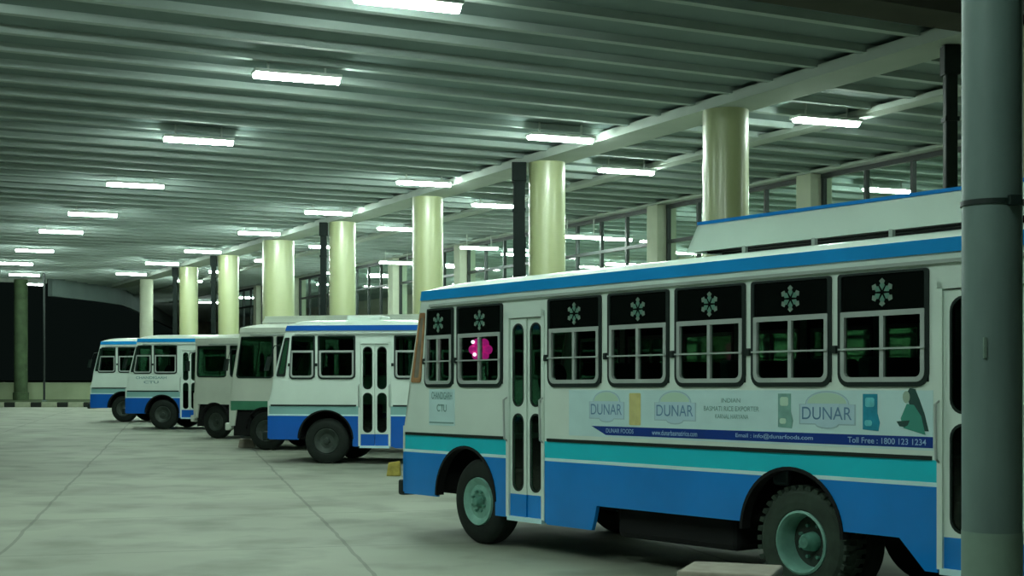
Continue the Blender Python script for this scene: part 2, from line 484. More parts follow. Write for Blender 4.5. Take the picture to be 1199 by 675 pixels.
rowA = [(-1.63, 21.4), (-4.22, 26.8), (-7.82, 34.1), (-11.63, 42.2), (-15.34, 50.0), (-18.51, 56.1), (-22.67, 64.9), (-26.36, 72.6), (-28.9, 81.0), (-31.7, 89.7)]
rowB = [(1.20, 33.8), (-2.69, 41.8), (-6.65, 49.5), (-10.51, 56.8), (-14.79, 65.4), (-18.58, 72.6), (-22.4, 80.4)]
rowC = [(7.25, 31.5), (3.29, 39.3), (-0.56, 47.4), (-4.58, 55.1), (-8.5, 63.0), (-12.5, 70.9), (-16.6, 78.7), (-20.5, 86.5)]
rowD = [(2.72, 54.2, 7.32), (-1.48, 61.6, 7.55), (-5.9, 69.8, 7.55), (-9.8, 78.0, 7.6)]
rowE = [(11.9, 43.4), (7.9, 50.9), (4.4, 59.2), (0.3, 67.0), (-3.8, 74.5), (-7.9, 82.3), (-12.0, 90), (-15.8, 97.5), (-20.3, 106.0), (-25.0, 113.0)]
rowF = [(13.2, 58.0), (9.3, 65.8), (5.8, 73.0), (1.9, 80.6), (-2.4, 88)]
rowA, rowB, rowC, rowE, rowF = [[(x * LK, y * LK) for x, y in q] for q in (rowA, rowB, rowC, rowE, rowF)]
def rowlab(name, i): return 'white tube lamp on ribbed ceiling, %s, %s from camera' % (name, words[i])
for i, q in enumerate(rowA): LAMPS.append((*q, Z_LAMP, rowlab('leftmost row', i), 'tube lamps of the leftmost row'))
for i, q in enumerate(rowB): LAMPS.append((*q, Z_LAMP, rowlab('row left of round columns', i), 'tube lamps just left of the round columns'))
for i, q in enumerate(rowC): LAMPS.append((*q, Z_LAMP, rowlab('row right of round columns', i), 'tube lamps just right of the round columns'))
for i, q in enumerate(rowD): LAMPS.append((*q, 'low-hung white tube lamp before the glazed hall, %s from camera' % words[i], 'tube lamps before the glazed hall'))
for i, q in enumerate(rowE): LAMPS.append((*q, Z_LAMP, 'white tube lamp behind the hall glass, nearer row, %s from camera' % words[i], 'tube lamps inside the hall, nearer row'))
for i, q in enumerate(rowF): LAMPS.append((*q, Z_LAMP, 'white tube lamp behind the hall glass, back row, %s from camera' % words[i], 'tube lamps inside the hall, back row'))
# lamps added out of view to brighten the nearest bus and the hall
for q, lb_ in (((1.5, 14.3), 'over the middle of the nearest bus'), ((-1.2, 3.5), 'above the camera'), ((-5.6, 12.0), 'left of the camera'), ((-9.3, 19.5), 'over the open yard'), ((-4.5, 5.0), 'behind the camera to the left'),
               ((16.5, 36.0), 'inside the hall near its right end'), ((17.2, 49.5), 'inside the hall by its back wall'), ((20.5, 42.0), 'inside the hall beyond the right edge'), ((19.5, 28.5), 'inside the hall, nearest to the camera')):
    LAMPS.append((*q, Z_LAMP, 'added unseen tube lamp on the ceiling ' + lb_, 'added tube lamps outside the view'))
first = True
lrot = atan2(0.4472, 0.8944) - radians(5)
for x, y, z, lb, gp in LAMPS:
    o = lamp0 if first else copy_tree(lamp0)
    first = False
    o.location = (x, y, z); o.rotation_euler = (0, 0, lrot)
    tag(o, lb, 'ceiling lamp', gp)
rod_me = None
for o in [o for o in COL.objects if o.name.startswith('fluorescent_lamp')]:
    if rod_me is None:
        r1 = MB().box(-0.02, 0.02, -0.02, 0.02, 0.16, Z_SLAB - Z_LAMP).build('hanger', M['lamp_case'], o)
        rod_me = r1.data; rods = [r1]
    else: rods = []
    while len(rods) < 2:
        r1 = bpy.data.objects.new('hanger', rod_me); COL.objects.link(r1); r1.parent = o; rods.append(r1)
    for sx, r1 in zip((-0.58, 0.58), rods):
        r1.location.x = sx
        if o.location.z < Z_LAMP - 0.01:
            r1.scale.z = (Z_SLAB - o.location.z) / (Z_SLAB - Z_LAMP); r1.location.z = 0.16 * (1 - r1.scale.z)

# ------------------------------------------------------------------ text
def text_mesh(st, x0, x1, z0, z1, y, m, parent, name='lettering', thick=0.001, bold=0.0):
    cu = bpy.data.curves.new(name, 'FONT'); cu.body = st; cu.size = 1; cu.offset = bold
    to = bpy.data.objects.new('tmp', cu); COL.objects.link(to)
    bpy.context.view_layer.update()
    me = bpy.data.meshes.new_from_object(to.evaluated_get(bpy.context.evaluated_depsgraph_get()))
    bpy.data.objects.remove(to); bpy.data.curves.remove(cu)
    xs = [v.co.x for v in me.vertices]; ys = [v.co.y for v in me.vertices]
    a, b, c, d = min(xs), max(xs), min(ys), max(ys)
    for v in me.vertices:
        v.co = (x0 + (v.co.x - a) / (b - a) * (x1 - x0), y, z0 + (v.co.y - c) / (d - c) * (z1 - z0))
    me.materials.clear(); me.materials.append(m)
    me.name = name
    o = bpy.data.objects.new(name, me); COL.objects.link(o); o.parent = parent
    return o

# ------------------------------------------------------------------ bus
def wheel(parent, L, y_out, z, side, kind, R=0.50, tread=False, tyre=None):
    """side +1: outer face towards -y (the door side); -1: outer face towards +y"""
    rt = empty('wheel', (L, y_out, z)); rt.parent = parent
    if side < 0: rt.rotation_euler = (0, 0, pi)
    tw = 0.27
    t = MB().lathe([(0.27, 0.03), (0.30, 0.0), (0.36, -0.005), (0.44, 0.0), (R - 0.025, 0.02), (R, 0.055), (R, tw - 0.05), (R - 0.03, tw), (0.30, tw), (0.27, tw - 0.02)], n=48, closed=True)
    if tread:
        for i in range(36):
            a = 2 * pi * i / 36
            for y0, y1, da in ((0.0, 0.11, 0), (0.15, tw, 0.5)):
                a_ = a + da * 2 * pi / 36
                ca, sa = cos(a_), sin(a_)
                P = []
                for r in (R - 0.03, R + 0.012):
                    for (u, yy) in ((-0.022, y0), (0.022, y0), (0.022, y1), (-0.022, y1)):
                        P.append((r * ca - u * sa, yy + (0.012 if r < R and yy == y0 else 0.0), r * sa + u * ca))
                t.quad8(P)
    t.build('tyre', tyre or M['tyre'], rt, smooth=not tread)
    if kind == 'disc':
        MB().lathe([(0.0, 0.045), (0.10, 0.045), (0.14, 0.02), (0.20, 0.03), (0.245, 0.0), (0.275, -0.012), (0.285, 0.02), (0.285, 0.10), (0.0, 0.12)], n=40).build('rim', M['rim'], rt, smooth=True)
        MB().lathe([(0.0, -0.055), (0.045, -0.05), (0.06, -0.02), (0.075, 0.05)], n=20).build('hub', M['hub'], rt, smooth=True)
        for k in range(8):
            a = 2 * pi * (k + 0.5) / 8
            MB().lathe([(0.0, -0.012), (0.016, -0.01), (0.016, 0.03)], cx=0.118 * cos(a), cz=0.118 * sin(a), n=8).build('wheel_nut', M['hub'], rt)
    elif kind == 'dark':
        MB().lathe([(0.0, 0.06), (0.16, 0.06), (0.20, 0.03), (0.27, 0.0), (0.285, 0.02), (0.285, 0.10), (0.0, 0.14)], n=32).build('rim', M['rim_dark'], rt, smooth=True)
        MB().lathe([(0.0, 0.0), (0.06, 0.01), (0.08, 0.07)], n=16).build('hub', M['rim_dark'], rt, smooth=True)
    else:   # deep dished dual wheel
        MB().lathe([(0.232, 0.20), (0.245, 0.05), (0.25, 0.01), (0.268, -0.012), (0.287, 0.0), (0.287, 0.06), (0.25, 0.21)], n=40, closed=True).build('rim', M['rim'], rt, smooth=True)
        MB().lathe([(0.0, 0.17), (0.24, 0.19), (0.24, 0.21), (0.0, 0.22)], n=32).build('dish', M['rim_dark'], rt, smooth=True)
        MB().lathe([(0.0, 0.03), (0.05, 0.035), (0.075, 0.07), (0.09, 0.17)], n=20).build('hub', M['hub'], rt, smooth=True)
        MB().lathe([(R - 0.03, 0.32), (R, 0.35), (R, 0.54), (R - 0.03, 0.58), (0.27, 0.58), (0.27, 0.32)], n=40, closed=True).build('inner_tyre', M['tyre'], rt, smooth=True)
        for k in range(8):
            a = 2 * pi * (k + 0.5) / 8
            MB().lathe([(0.0, 0.15), (0.016, 0.15), (0.016, 0.19)], cx=0.15 * cos(a), cz=0.15 * sin(a), n=8).build('wheel_nut', M['hub'], rt)
    return rt

def flower(parent, x, z, y, r=0.15):
    f = MB()
    for k in range(6):
        a = pi / 2 + k * pi / 3
        def P(rad, da): return (x + rad * cos(a + da), z + rad * sin(a + da))
        f.prism([P(0.02, 0), P(r * 0.55, -0.42), P(r * 0.72, -0.12), P(r * 0.72, 0.12), P(r * 0.55, 0.42)], y, y + 0.003)
    o = f.build('flower_decal', M['flower'], parent)
    g = MB()
    for k in range(6):
        a = pi / 2 + k * pi / 3
        def P(rad, da): return (x + rad * cos(a + da), z + rad * sin(a + da))
        g.prism([P(r * 0.66, -0.22), P(r * 0.84, -0.30), P(r, 0), P(r * 0.84, 0.30), P(r * 0.66, 0.22)], y - 0.001, y + 0.002)
    g.build('flower_tips', M['flower_tip'], parent)

def make_bus(loc, theta, label, W=2.4, length=9.7, doors=((2.14, 2.83),), windows=None, arches=((1.32, 0.60), (6.33, 0.58)),
             axles=(1.5, 6.39), pitch=0.0, scale=1.0, white=None, blue=None, stripe=None, roofb=None, flowers=False, decals=False,
             rack=None, rims=('disc', 'dual'), rear_tread=False, sign=None, style='blue', H=3.10, ov=None, seats=True, rk_=0.42, plain=False, vent=False):
    white = white or M['white']; blue = blue or M['blue']; stripe = stripe or M['aqua']; roofb = roofb or M['roofblue']
    rt = empty('bus', (loc[0], loc[1], 0), -(pi / 2 - theta), label, 'bus', 'parked blue and white buses' if style == 'blue' else 'parked white buses')
    rt.scale = (scale,) * 3
    dz = H - 3.10
    ZB, ZT, ZR0, ZR1 = 1.90, 2.80 + dz, 2.93 + dz, 3.045 + dz    # window sill, window head, roof band
    Z_TRIM, Z_PIN = 1.29, 1.07
    zc = 0.0
    # body sits on a slightly pitched frame, wheels stay on the ground
    body = rt
    def pz(x): return pitch * (x - 3.5)
    def rake(x, y, z):
        x2 = x
        if x < 0.6:
            k = 0.0
            if z > 1.4: k = rk_ * ((z - 1.4) / 1.65) ** 1.15
            x2 = x + k * (1 - x / 0.6) if x >= 0 else x + k
        return (x2, y, z + pz(x2))
    def B(mb, name, m, parent=body, **kw): return mb.warp(rake).build(name, m, parent, **kw)
    # lower outline
    def lower(x):
        if style == 'white': base = 0.62 if x < 0.14 else 1.04 if x < length - 1.2 else 0.8
        else:
            if x < arches[0][0]: base = 0.53
            elif x < doors[0][1] + 0.05: base = 0.39
            elif x < 3.62: base = 0.36
            elif x < 3.70: base = 0.36 + (x - 3.62) / 0.08 * 0.22
            elif x < length - 2.2: base = 0.62
            elif x < length - 1.95: base = 0.62 - (x - length + 2.2) / 0.25 * 0.25
            else: base = 0.37
        for c, r in arches:
            if abs(x - c) < r:
                top = 0.55 + sqrt(max(0, r * r - (x - c) ** 2)) * (1.0 if True else 1)
                base = max(base, top)
        return base
    def strip(z0, z1, ya, yb, cuts):
        xs = set([0, length])
        x = 0
        while x < length: xs.add(round(x, 3)); x += 0.06
        for c, r in arches:
            for k in range(33): xs.add(round(c + r * cos(pi * k / 32), 4))
            xs.add(c - r - 0.0005); xs.add(c + r + 0.0005)
        for a, b in cuts: xs.add(a); xs.add(b)
        xs |= {3.62, 3.70, length - 2.2, length - 1.95}
        xs = sorted(v for v in xs if 0 <= v <= length)
        out_mbs = []
        run = []
        def flush():
            if len(run) > 1 and any(b_ - a_ > 1e-3 for _, a_, b_ in run):
                mb = MB(); out_mbs.append(mb)
                o = len(mb.v); n = len(run)
                mb.v += [(x, ya, a) for x, a, b in run] + [(x, ya, b) for x, a, b in run] + [(x, yb, a) for x, a, b in run] + [(x, yb, b) for x, a, b in run]
                for i in range(n - 1):
                    mb.f += [(o + i, o + i + 1, o + n + i + 1, o + n + i), (o + 2 * n + i, o + 3 * n + i, o + 3 * n + i + 1, o + 2 * n + i + 1),
                             (o + i, o + 2 * n + i, o + 2 * n + i + 1, o + i + 1), (o + n + i, o + n + i + 1, o + 3 * n + i + 1, o + 3 * n + i)]
                mb.f += [(o, o + n, o + 3 * n, o + 2 * n), (o + n - 1, o + 3 * n - 1, o + 4 * n - 1, o + 2 * n - 1)]
            run.clear()
        for i, x in enumerate(xs):
            inside = any(a <= x <= b for a, b in cuts)
            a = max(z0, lower(x)); a = min(a, z1)
            dead = a >= z1 - 1e-4
            edge = any(abs(x - a_) < 1e-6 or abs(x - b_) < 1e-6 for a_, b_ in cuts)
            if edge:
                if any(abs(x - b_) < 1e-6 for a_, b_ in cuts): flush(); run.append((x, a, z1))
                else: run.append((x, a, z1)); flush()
            elif inside: flush()
            else:
                if dead:
                    if any(b_ - a_ > 1e-3 for _, a_, b_ in run): run.append((x, a, z1)); flush()
                    run.clear()
                run.append((x, a, z1))
        flush()
        return out_mbs
    T = 0.045
    sides = [(0.0, T, list(doors), windows), (W - T, W, [], ov or [(0.45 + 1.0 * i, 1.36 + 1.0 * i) for i in range(int(length - 0.5))])]
    for si, (ya, yb, cuts, wins) in enumerate(sides):
        out = ya if si == 0 else yb
        e = -0.004 if si == 0 else 0.004
        if style == 'blue':
            for q_ in strip(0.3, Z_PIN - 0.015, ya, yb, cuts): B(q_, 'skirt_panel', blue)
            for q_ in strip(Z_PIN - 0.015, Z_PIN + 0.02, ya + (e if si == 0 else 0), yb + (e if si else 0), cuts): B(q_, 'pinstripe', M['pin'])
            for q_ in strip(Z_PIN + 0.02, Z_TRIM - 0.02, ya, yb, cuts): B(q_, 'aqua_stripe', stripe)
        else:
            for q_ in strip(0.3, 1.02, ya, yb, cuts): B(q_, 'skirt_panel', white)
            for q_ in strip(1.02, Z_TRIM - 0.02, ya, yb, cuts): B(q_, 'green_stripe', stripe)
        # dark trim
        t = MB(); x = 0.04
        segs = []
        prev = 0.04
        for a, b in cuts: segs.append((prev, a - 0.05)); prev = b + 0.05
        segs.append((prev, length - 0.02))
        o1 = (out - 0.014, out + 0.01) if si == 0 else (out - 0.01, out + 0.014)
        for a, b in segs: t.box(a, b, o1[0], o1[1], Z_TRIM - 0.022, Z_TRIM + 0.012)
        if style == 'blue': B(t, 'rubber_trim', M['trim'])
        # white side panel
        p = MB()
        prev = 0
        for a, b in list(cuts) + [(length, length)]:
            if a - prev > 0.01:
                p.box(prev, min(0.6, a), ya, yb, Z_TRIM - 0.02, ZB) if prev == 0 else None
                p.box(0.6 if prev == 0 else prev, a, ya, yb, Z_TRIM - 0.02, ZB)
            prev = b
        ed = 0.0
        blocks = sorted(list(wins) + list(cuts))
        for a, b in blocks:
            if a - ed > 0.001: p.box(ed, a, ya, yb, ZB, ZT)
            ed = b
        if length - ed > 0.001: p.box(ed, length, ya, yb, ZB, ZT)
        p.box(0, 0.6, ya, yb, ZT, ZR0); p.box(0.6, length, ya, yb, ZT, ZR0)
        for a, b in cuts: p.box(a, b, ya, yb, 2.66 + dz, ZT)
        B(p, 'side_panel', white)
        # cant rail and roof band
        r = MB().box(0, 0.6, ya - (0.02 if si == 0 else 0), yb + (0.02 if si else 0), ZR0, ZR1).box(0.6, length, ya - (0.02 if si == 0 else 0), yb + (0.02 if si else 0), ZR0, ZR1)
        B(r, 'roof_band', roofb if style == 'blue' else white)
        g = MB().box(0.6, length, ya - (0.035 if si == 0 else -0.01), yb + (0.035 if si else -0.01), ZT + 0.045, ZT + 0.075)
        B(g, 'rain_gutter', M['post'])
        # windows
        for k, (a, b) in enumerate(wins):
            wr = empty('window'); wr.parent = body
            sgn = -1 if si == 0 else 1
            y0, y1 = (out - 0.018, out + 0.03) if si == 0 else (out - 0.03, out + 0.018)
            w0, w1, zt = a - 0.004, b + 0.004, ZT + 0.02
            B(MB().ring(rr(w0, w1, ZB - 0.04, zt, 0.11, 0.03), rr(a + 0.035, b - 0.035, ZB, ZT, 0.085, 0.02), y0, y1), 'gasket', M['trim'], wr)
            y0, y1 = (out - 0.024, out + 0.02) if si == 0 else (out - 0.02, out + 0.024)
            if style == 'white':
                B(MB().prism(rr(a + 0.03, b - 0.03, ZB, ZT, 0.08, 0.02), out - 0.002, out + 0.004), 'pane', M['glass'], wr)
                continue
            zm = 2.47 + dz
            f = MB().ring(rr(a + 0.03, b - 0.03, ZB, zm + 0.025, 0.08, 0.01), rr(a + 0.07, b - 0.07, ZB + 0.04, zm - 0.02, 0.05, 0.01), y0, y1)
            c = (a + b) / 2
            if not plain: f.box(c - 0.02, c + 0.02, y0 + 0.004, y1, ZB + 0.03, zm)
            yr = y0 - 0.02 if si == 0 else y1 + 0.005
            B(f, 'window_frame', M['alu'], wr)
            if not plain: B(MB().box(a + 0.02, b - 0.02, yr, yr + 0.015, 2.17, 2.185), 'guard_rail', M['alu'], wr)
            B(MB().box(a - 0.065, a - 0.015, out - 0.03, out + 0.03, 2.145, 2.215), 'latch', M['trim'], wr, bevel=0.01)
            B(MB().prism(rr(a + 0.03, b - 0.03, zm, ZT, 0.02), out - 0.004, out + 0.004), 'upper_pane', M['black_glass'] if flowers else M['glass'], wr)
            B(MB().prism(rr(a + 0.06, b - 0.06, ZB + 0.03, zm, 0.03), out + 0.004 * -sgn, out + 0.010 * -sgn), 'lower_pane', M['glass'], wr)
            if flowers and si == 0:
                flower(wr, c, (zm + ZT) / 2 + 0.01 + pz(c), out - 0.008, 0.12)
    # doors
    for a, b in doors:
        dr = empty('door'); dr.parent = body
        f = MB().box(a, a + 0.05, -0.012, 0.06, 0.40, 2.70 + dz).box(b - 0.05, b, -0.012, 0.06, 0.40, 2.70 + dz).box(a, b, -0.012, 0.06, 2.64 + dz, 2.70 + dz)
        B(f, 'door_frame', white, dr)
        B(MB().box(a + 0.03, b - 0.03, -0.02, 0.5, 0.36, 0.41), 'step', M['pin'], dr)
        mid = (a + b) / 2
        for (l0, l1, yo) in ((a + 0.05, mid - 0.004, 0.015), (mid + 0.004, b - 0.05, 0.03)):
            h = MB()
            z1 = 2.63 + dz
            for (q0, q1, g0, g1) in ((1.60, z1, 1.65, z1 - 0.06), (0.66, 1.60, 0.70, 1.56)):
                wd = l1 - l0
                h.ring(rr(l0, l1, q0, q1, 0.004), rr(l0 + wd * 0.17, l1 - wd * 0.17, g0, g1, wd * 0.32), yo, yo + 0.03)
            B(h, 'door_leaf', white, dr)
            B(MB().box(l0, l1, yo - 0.001, yo + 0.03, 0.41, 0.66), 'kick_plate', blue if style == 'blue' else white, dr)
            B(MB().box(l0 + wd * 0.1, l1 - wd * 0.1, yo + 0.012, yo + 0.018, 0.68, z1 - 0.04), 'door_pane', M['glass'], dr)
            gs = MB()
            for (g0, g1) in ((1.65, z1 - 0.06), (0.70, 1.56)):
                gs.ring(rr(l0 + wd * 0.15, l1 - wd * 0.15, g0 - 0.008, g1 + 0.008, wd * 0.33), rr(l0 + wd * 0.2, l1 - wd * 0.2, g0 + 0.012, g1 - 0.012, wd * 0.3), yo - 0.004, yo + 0.003)
            B(gs, 'door_seal', M['trim'], dr)
        for hx in (a + 0.02, b - 0.02): B(MB().tube([(hx, 0.0, 1.25), (hx, -0.05, 1.28), (hx, -0.06, 1.72), (hx, 0.0, 1.75)], 0.012), 'handrail', M['alu'], dr)
    # roof
    rf = MB(); nx, ny = 26, 14
    for i in range(nx):
        x = (length + 0.02) * (i / (nx - 1)) ** 1.3
        for j in range(ny + 1):
            y = -0.01 + (W + 0.02) * j / ny
            u = abs(2 * j / ny - 1)
            z = ZR1 + (H - ZR1 + 0.07) * (1 - u ** 2.6) * (0.25 + 0.75 * min(1, x / 0.9) ** 0.5) + 0.025 * (1 - u ** 12)
            rf.v.append((x, y, z))
    for i in range(nx - 1):
        for j in range(ny):
            a = i * (ny + 1) + j
            rf.f.append((a, a + 1, a + ny + 2, a + ny + 1))
    o = len(rf.v)
    rf.v += [(v[0], v[1], ZR1 - 0.03) for v in rf.v[:o]]
    for i in range(nx - 1):
        for j in range(ny):
            a = o + i * (ny + 1) + j
            rf.f.append((a, a + ny + 1, a + ny + 2, a + 1))
    def wallq(idx):
        for k in range(len(idx) - 1): rf.f.append((idx[k], idx[k + 1], o + idx[k + 1], o + idx[k]))
    wallq([j for j in range(ny + 1)]); wallq([(nx - 1) * (ny + 1) + j for j in range(ny + 1)])
    wallq([i * (ny + 1) for i in range(nx)]); wallq([i * (ny + 1) + ny for i in range(nx)])
    B(rf, 'roof', white, smooth=True)
    # front
    fr = MB().box(-0.03, 0.02, 0.0, W, 0.55, 1.05)
    B(fr, 'front_skirt', blue if style == 'blue' else white)
    fr = MB().box(-0.03, 0.02, 0.0, W, 1.05, 1.38).box(-0.0, 0.03, 0.0, 0.08, 1.38, 2.85 + dz).box(-0.0, 0.03, W - 0.08, W, 1.38, 2.85 + dz).box(-0.0, 0.03, 0, W, 2.72 + dz, 3.05 + dz)
    B(fr, 'front_panel', white)
    B(MB().box(0.005, 0.02, 0.07, W - 0.07, 1.36, 2.74 + dz), 'windshield', M['glass'])
    B(MB().box(-0.004, 0.006, W / 2 - 0.025, W / 2 + 0.025, 1.38, 2.73 + dz), 'windshield_bar', M['trim'])
    B(MB().box(-0.16, -0.03, -0.0, W, 0.50, 0.70), 'front_bumper', M['trim'] if style == 'blue' else white, bevel=0.03)
    for yy in (0.32, W - 0.32):
        MB().lathe([(0.0, 0.01), (0.09, 0.0), (0.11, 0.06)], n=20).warp(lambda x, y, z, yy=yy: (y - 0.06, x + yy, z + 0.92 + pz(0))).build('headlight', M['headlight'], body, smooth=True)
    B(MB().box(-0.045, -0.03, 0.6, W - 0.6, 0.80, 1.0), 'grille', M['trim'])
    # quarter window by the windscreen
    if style == 'blue':
        q = empty('quarter_window'); q.parent = body
        B(MB().ring(rr(0.07, 0.33, 1.92, ZT - 0.02, 0.04), rr(0.13, 0.28, 1.98, ZT - 0.08, 0.03), -0.016, 0.01), 'seal', M['brown'] if flowers else M['trim'], q)
        B(MB().box(0.12, 0.29, -0.008, -0.002, 1.97, ZT - 0.06), 'pane', M['tan'] if flowers else M['glass'], q)
    # rear
    B(MB().box(length - 0.02, length + 0.03, 0, W, 0.4, 1.9).box(length - 0.02, length + 0.03, 0, 0.35, 1.9, ZT).box(length - 0.02, length + 0.03, W - 0.35, W, 1.9, ZT).box(length - 0.02, length + 0.03, 0, W, ZT, ZR1), 'rear_panel', white)
    B(MB().box(length, length + 0.012, 0.34, W - 0.34, 1.88, ZT + 0.01), 'rear_window', M['glass'])
    B(MB().box(length + 0.03, length + 0.12, 0.02, W - 0.02, 0.42, 0.62), 'rear_bumper', M['trim'], bevel=0.02)
    for yy in (0.1, W - 0.25):
        B(MB().box(length + 0.03, length + 0.05, yy, yy + 0.15, 0.9, 1.2), 'tail_lamp', mat_tail)
    # underbody and cabin
    u = MB()
    edges = sorted([(c - r - 0.02, c + r + 0.02) for c, r in arches])
    prev = 0.06
    for a, b in edges + [(length - 0.06, length)]:
        u.box(prev, a, 0.10, W - 0.10, 0.86, 0.94); u.box(prev, a, 0.5, W - 0.5, 0.52, 0.86)
        prev = b
    for c, r in arches:
        u.box(c - r - 0.02, c + r + 0.02, 0.72, W - 0.72, 0.62, 1.22)
        u.box(c - r - 0.02, c + r + 0.02, 0.05, W - 0.05, 1.20, 1.26)
        u.box(c - r - 0.045, c - r - 0.02, 0.06, W - 0.06, 0.6, 1.26); u.box(c + r + 0.02, c + r + 0.045, 0.06, W - 0.06, 0.6, 1.26)
    B(u, 'underbody', M['under'])
    for c, r in arches:
        for (y0, y1) in ((-0.012, 0.10), (W - 0.10, W + 0.012)):
            ar = MB()
            O = [(c + (r + 0.02) * cos(pi * k / 24), 0.55 + (r + 0.02) * sin(pi * k / 24)) for k in range(25)]
            I = [(c + (r - 0.012) * cos(pi * k / 24), 0.55 + (r - 0.012) * sin(pi * k / 24)) for k in range(25)]
            ar.prism(O + I[::-1], y0, y1)
            B(ar, 'wheel_arch', M['under'])
    if style == 'white':  # added dark boxes fill the black space under the body
        B(MB().box(arches[0][0] + 0.5, arches[1][0] - 0.6, 0.12, 0.7, 0.34, 0.98), 'under_fill_box', M['under'], bevel=0.03)
        B(MB().box(0.15, length - 0.3, 0.10, 0.2, 0.86, 1.08), 'chassis_rail', M['under'])
        B(MB().box(0.06, arches[0][0] - 0.46, 0.06, W - 0.06, 0.36, 1.0), 'front_fill_box', M['under'], bevel=0.02)
    if vent:
        B(MB().box(1.55, 2.35, 0.75, 1.6, H + 0.04, H + 0.19), 'roof_vent', white, bevel=0.04)
    if style == 'blue' and length > 8:  # tank enlarged and battery box added to blacken the space underneath
        B(MB().box(3.85, 5.55, 0.15, 0.8, 0.30, 0.90), 'shade_fill_tank', M['under'], bevel=0.06)
        B(MB().box(3.75, 5.6, W - 0.8, W - 0.12, 0.24, 0.90), 'shade_fill_box', M['under'], bevel=0.04)
        B(MB().box(7.1, length - 0.5, W - 0.7, W - 0.12, 0.3, 0.90), 'luggage_box', M['under'], bevel=0.04)
        B(MB().tube([(axles[0] - 0.3, 1.0, 0.55), (axles[1], 1.0, 0.55)], 0.05), 'drive_shaft', M['under'])
    if seats:
        n_ = 0
        sx = 1.3 if not doors else doors[0][1] + 0.5
        proto = None
        while sx < length - 0.8:
            for sy in (0.15, W - 1.05):
                blocked = any(a - 0.3 < sx < b + 0.3 for a, b in doors) and sy < 1
                if not blocked:
                    if proto is None:
                        proto = MB().box(0, 0.42, 0, 0.9, 1.28, 1.42).box(0.34, 0.46, 0, 0.9, 1.40, 2.12).box(0.1, 0.3, 0.1, 0.16, 0.95, 1.28).box(0.1, 0.3, 0.7, 0.76, 0.95, 1.28).build('seat', M['seat'], body, bevel=0.03)
                        proto.location = (sx, sy, pz(sx))
                    else:
                        c = proto.copy(); COL.objects.link(c); c.parent = body; c.location = (sx, sy, pz(sx))
            sx += 0.82
        B(MB().tube([(0.75, W - 0.65, 1.95), (0.72, W - 0.65, 1.96)], 0.22, 20), 'steering_wheel', M['trim'])
    # wheels
    for k, L in enumerate(axles):
        for side, yo in ((1, 0.06 if k == 0 else 0.07), (-1, W - 0.06)):
            kd = rims[k]
            w_ = wheel(body, L, yo, 0.5, side, kd, 0.50, tread=(rear_tread and k == 1), tyre=M['tyre_dusty'] if (rear_tread and k == 1) else None)
    B(MB().tube([(0, 0, 0), (0, 1, 0)], 0.06).warp(lambda x, y, z: (x + axles[0], 0.3 + y * (W - 0.6), z + 0.5 - pz(axles[0]))), 'front_axle', M['under'])
    B(MB().tube([(0, 0, 0), (0, 1, 0)], 0.08).warp(lambda x, y, z: (x + axles[1], 0.3 + y * (W - 0.6), z + 0.5 - pz(axles[1]))), 'rear_axle', M['under'])
    # mirror
    if style == 'white' or not flowers:
        B(MB().tube([(0.02, 0.02, 2.62), (-0.12, -0.12, 2.60), (-0.14, -0.15, 2.3)], 0.014).box(-0.17, -0.11, -0.26, -0.10, 2.05, 2.36), 'mirror', M['trim'])
    # roof rack
    if rack:
        x0, x1, zb, zt, y0 = rack
        rk = empty('roof_rack'); rk.parent = body
        sl = (zt - zb) * 0.62
        for ya, yb in ((y0, y0 + 0.03), (W - y0 - 0.03, W - y0)):
            poly = [(x0, zb), (x1, zb), (x1, zt), (x0 + sl, zt)]
            MB().prism(poly, ya, yb).warp(lambda x, y, z: (x, y, z + pz(x))).build('rack_side', white, rk, bevel=0.006)
            MB().box(x0 + sl, x1, ya - 0.01, yb + 0.01, zt, zt + 0.03).warp(lambda x, y, z: (x, y, z + pz(x))).build('rack_rail', blue if style == 'blue' else white, rk)
        MB().quad8([(x0, y0, zb), (x0 + 0.03, y0, zb), (x0 + 0.03, W - y0, zb), (x0, W - y0, zb), (x0 + sl, y0, zt), (x0 + sl + 0.03, y0, zt), (x0 + sl + 0.03, W - y0, zt), (x0 + sl, W - y0, zt)]).warp(lambda x, y, z: (x, y, z + pz(x))).build('rack_front', white, rk)
        fl = MB()
        for k in range(9):
            yy = y0 + 0.03 + (W - 2 * y0 - 0.12) * k / 8
            fl.box(x0 + 0.05, x1, yy, yy + 0.06, zb, zb + 0.02)
        fl.warp(lambda x, y, z: (x, y, z + pz(x))).build('rack_slats', M['under'], rk)  # slats coloured black for the shadow in the gap under the rack
        x = x0 + 0.75
        while x < x1:
            for yy in (y0, W - y0 - 0.04):
                MB().box(x, x + 0.04, yy, yy + 0.04, H - 0.08, zb + 0.01).warp(lambda x, y, z: (x, y, z + pz(x))).build('rack_foot', M['post'], rk)
            x += 0.85
    if sign:
        sg = empty('side_sign'); sg.parent = body
        a, b, l1, l2 = sign
        if flowers:
            MB().box(a - 0.06, b + 0.05, -0.003, 0.001, 1.40, 1.84).warp(rake).build('sign_panel', M['sticker'], sg)
            MB().box(a - 0.05, b + 0.03, -0.006, 0.0, 1.425, 1.442).warp(rake).build('underline', M['text_grey'], sg)
        text_mesh(l1, a, b, 1.69, 1.78, -0.006, M['text_grey'], sg, bold=0.02)
        c = (a + b) / 2; h = (b - a) * 0.24
        text_mesh(l2, c - h, c + h, 1.54, 1.63, -0.006, M['text_grey'], sg, bold=0.02)
    return rt, rake, pz

mat_tail = mat('tail_lamp_red', (0.25, 0.01, 0.01), 0.3)

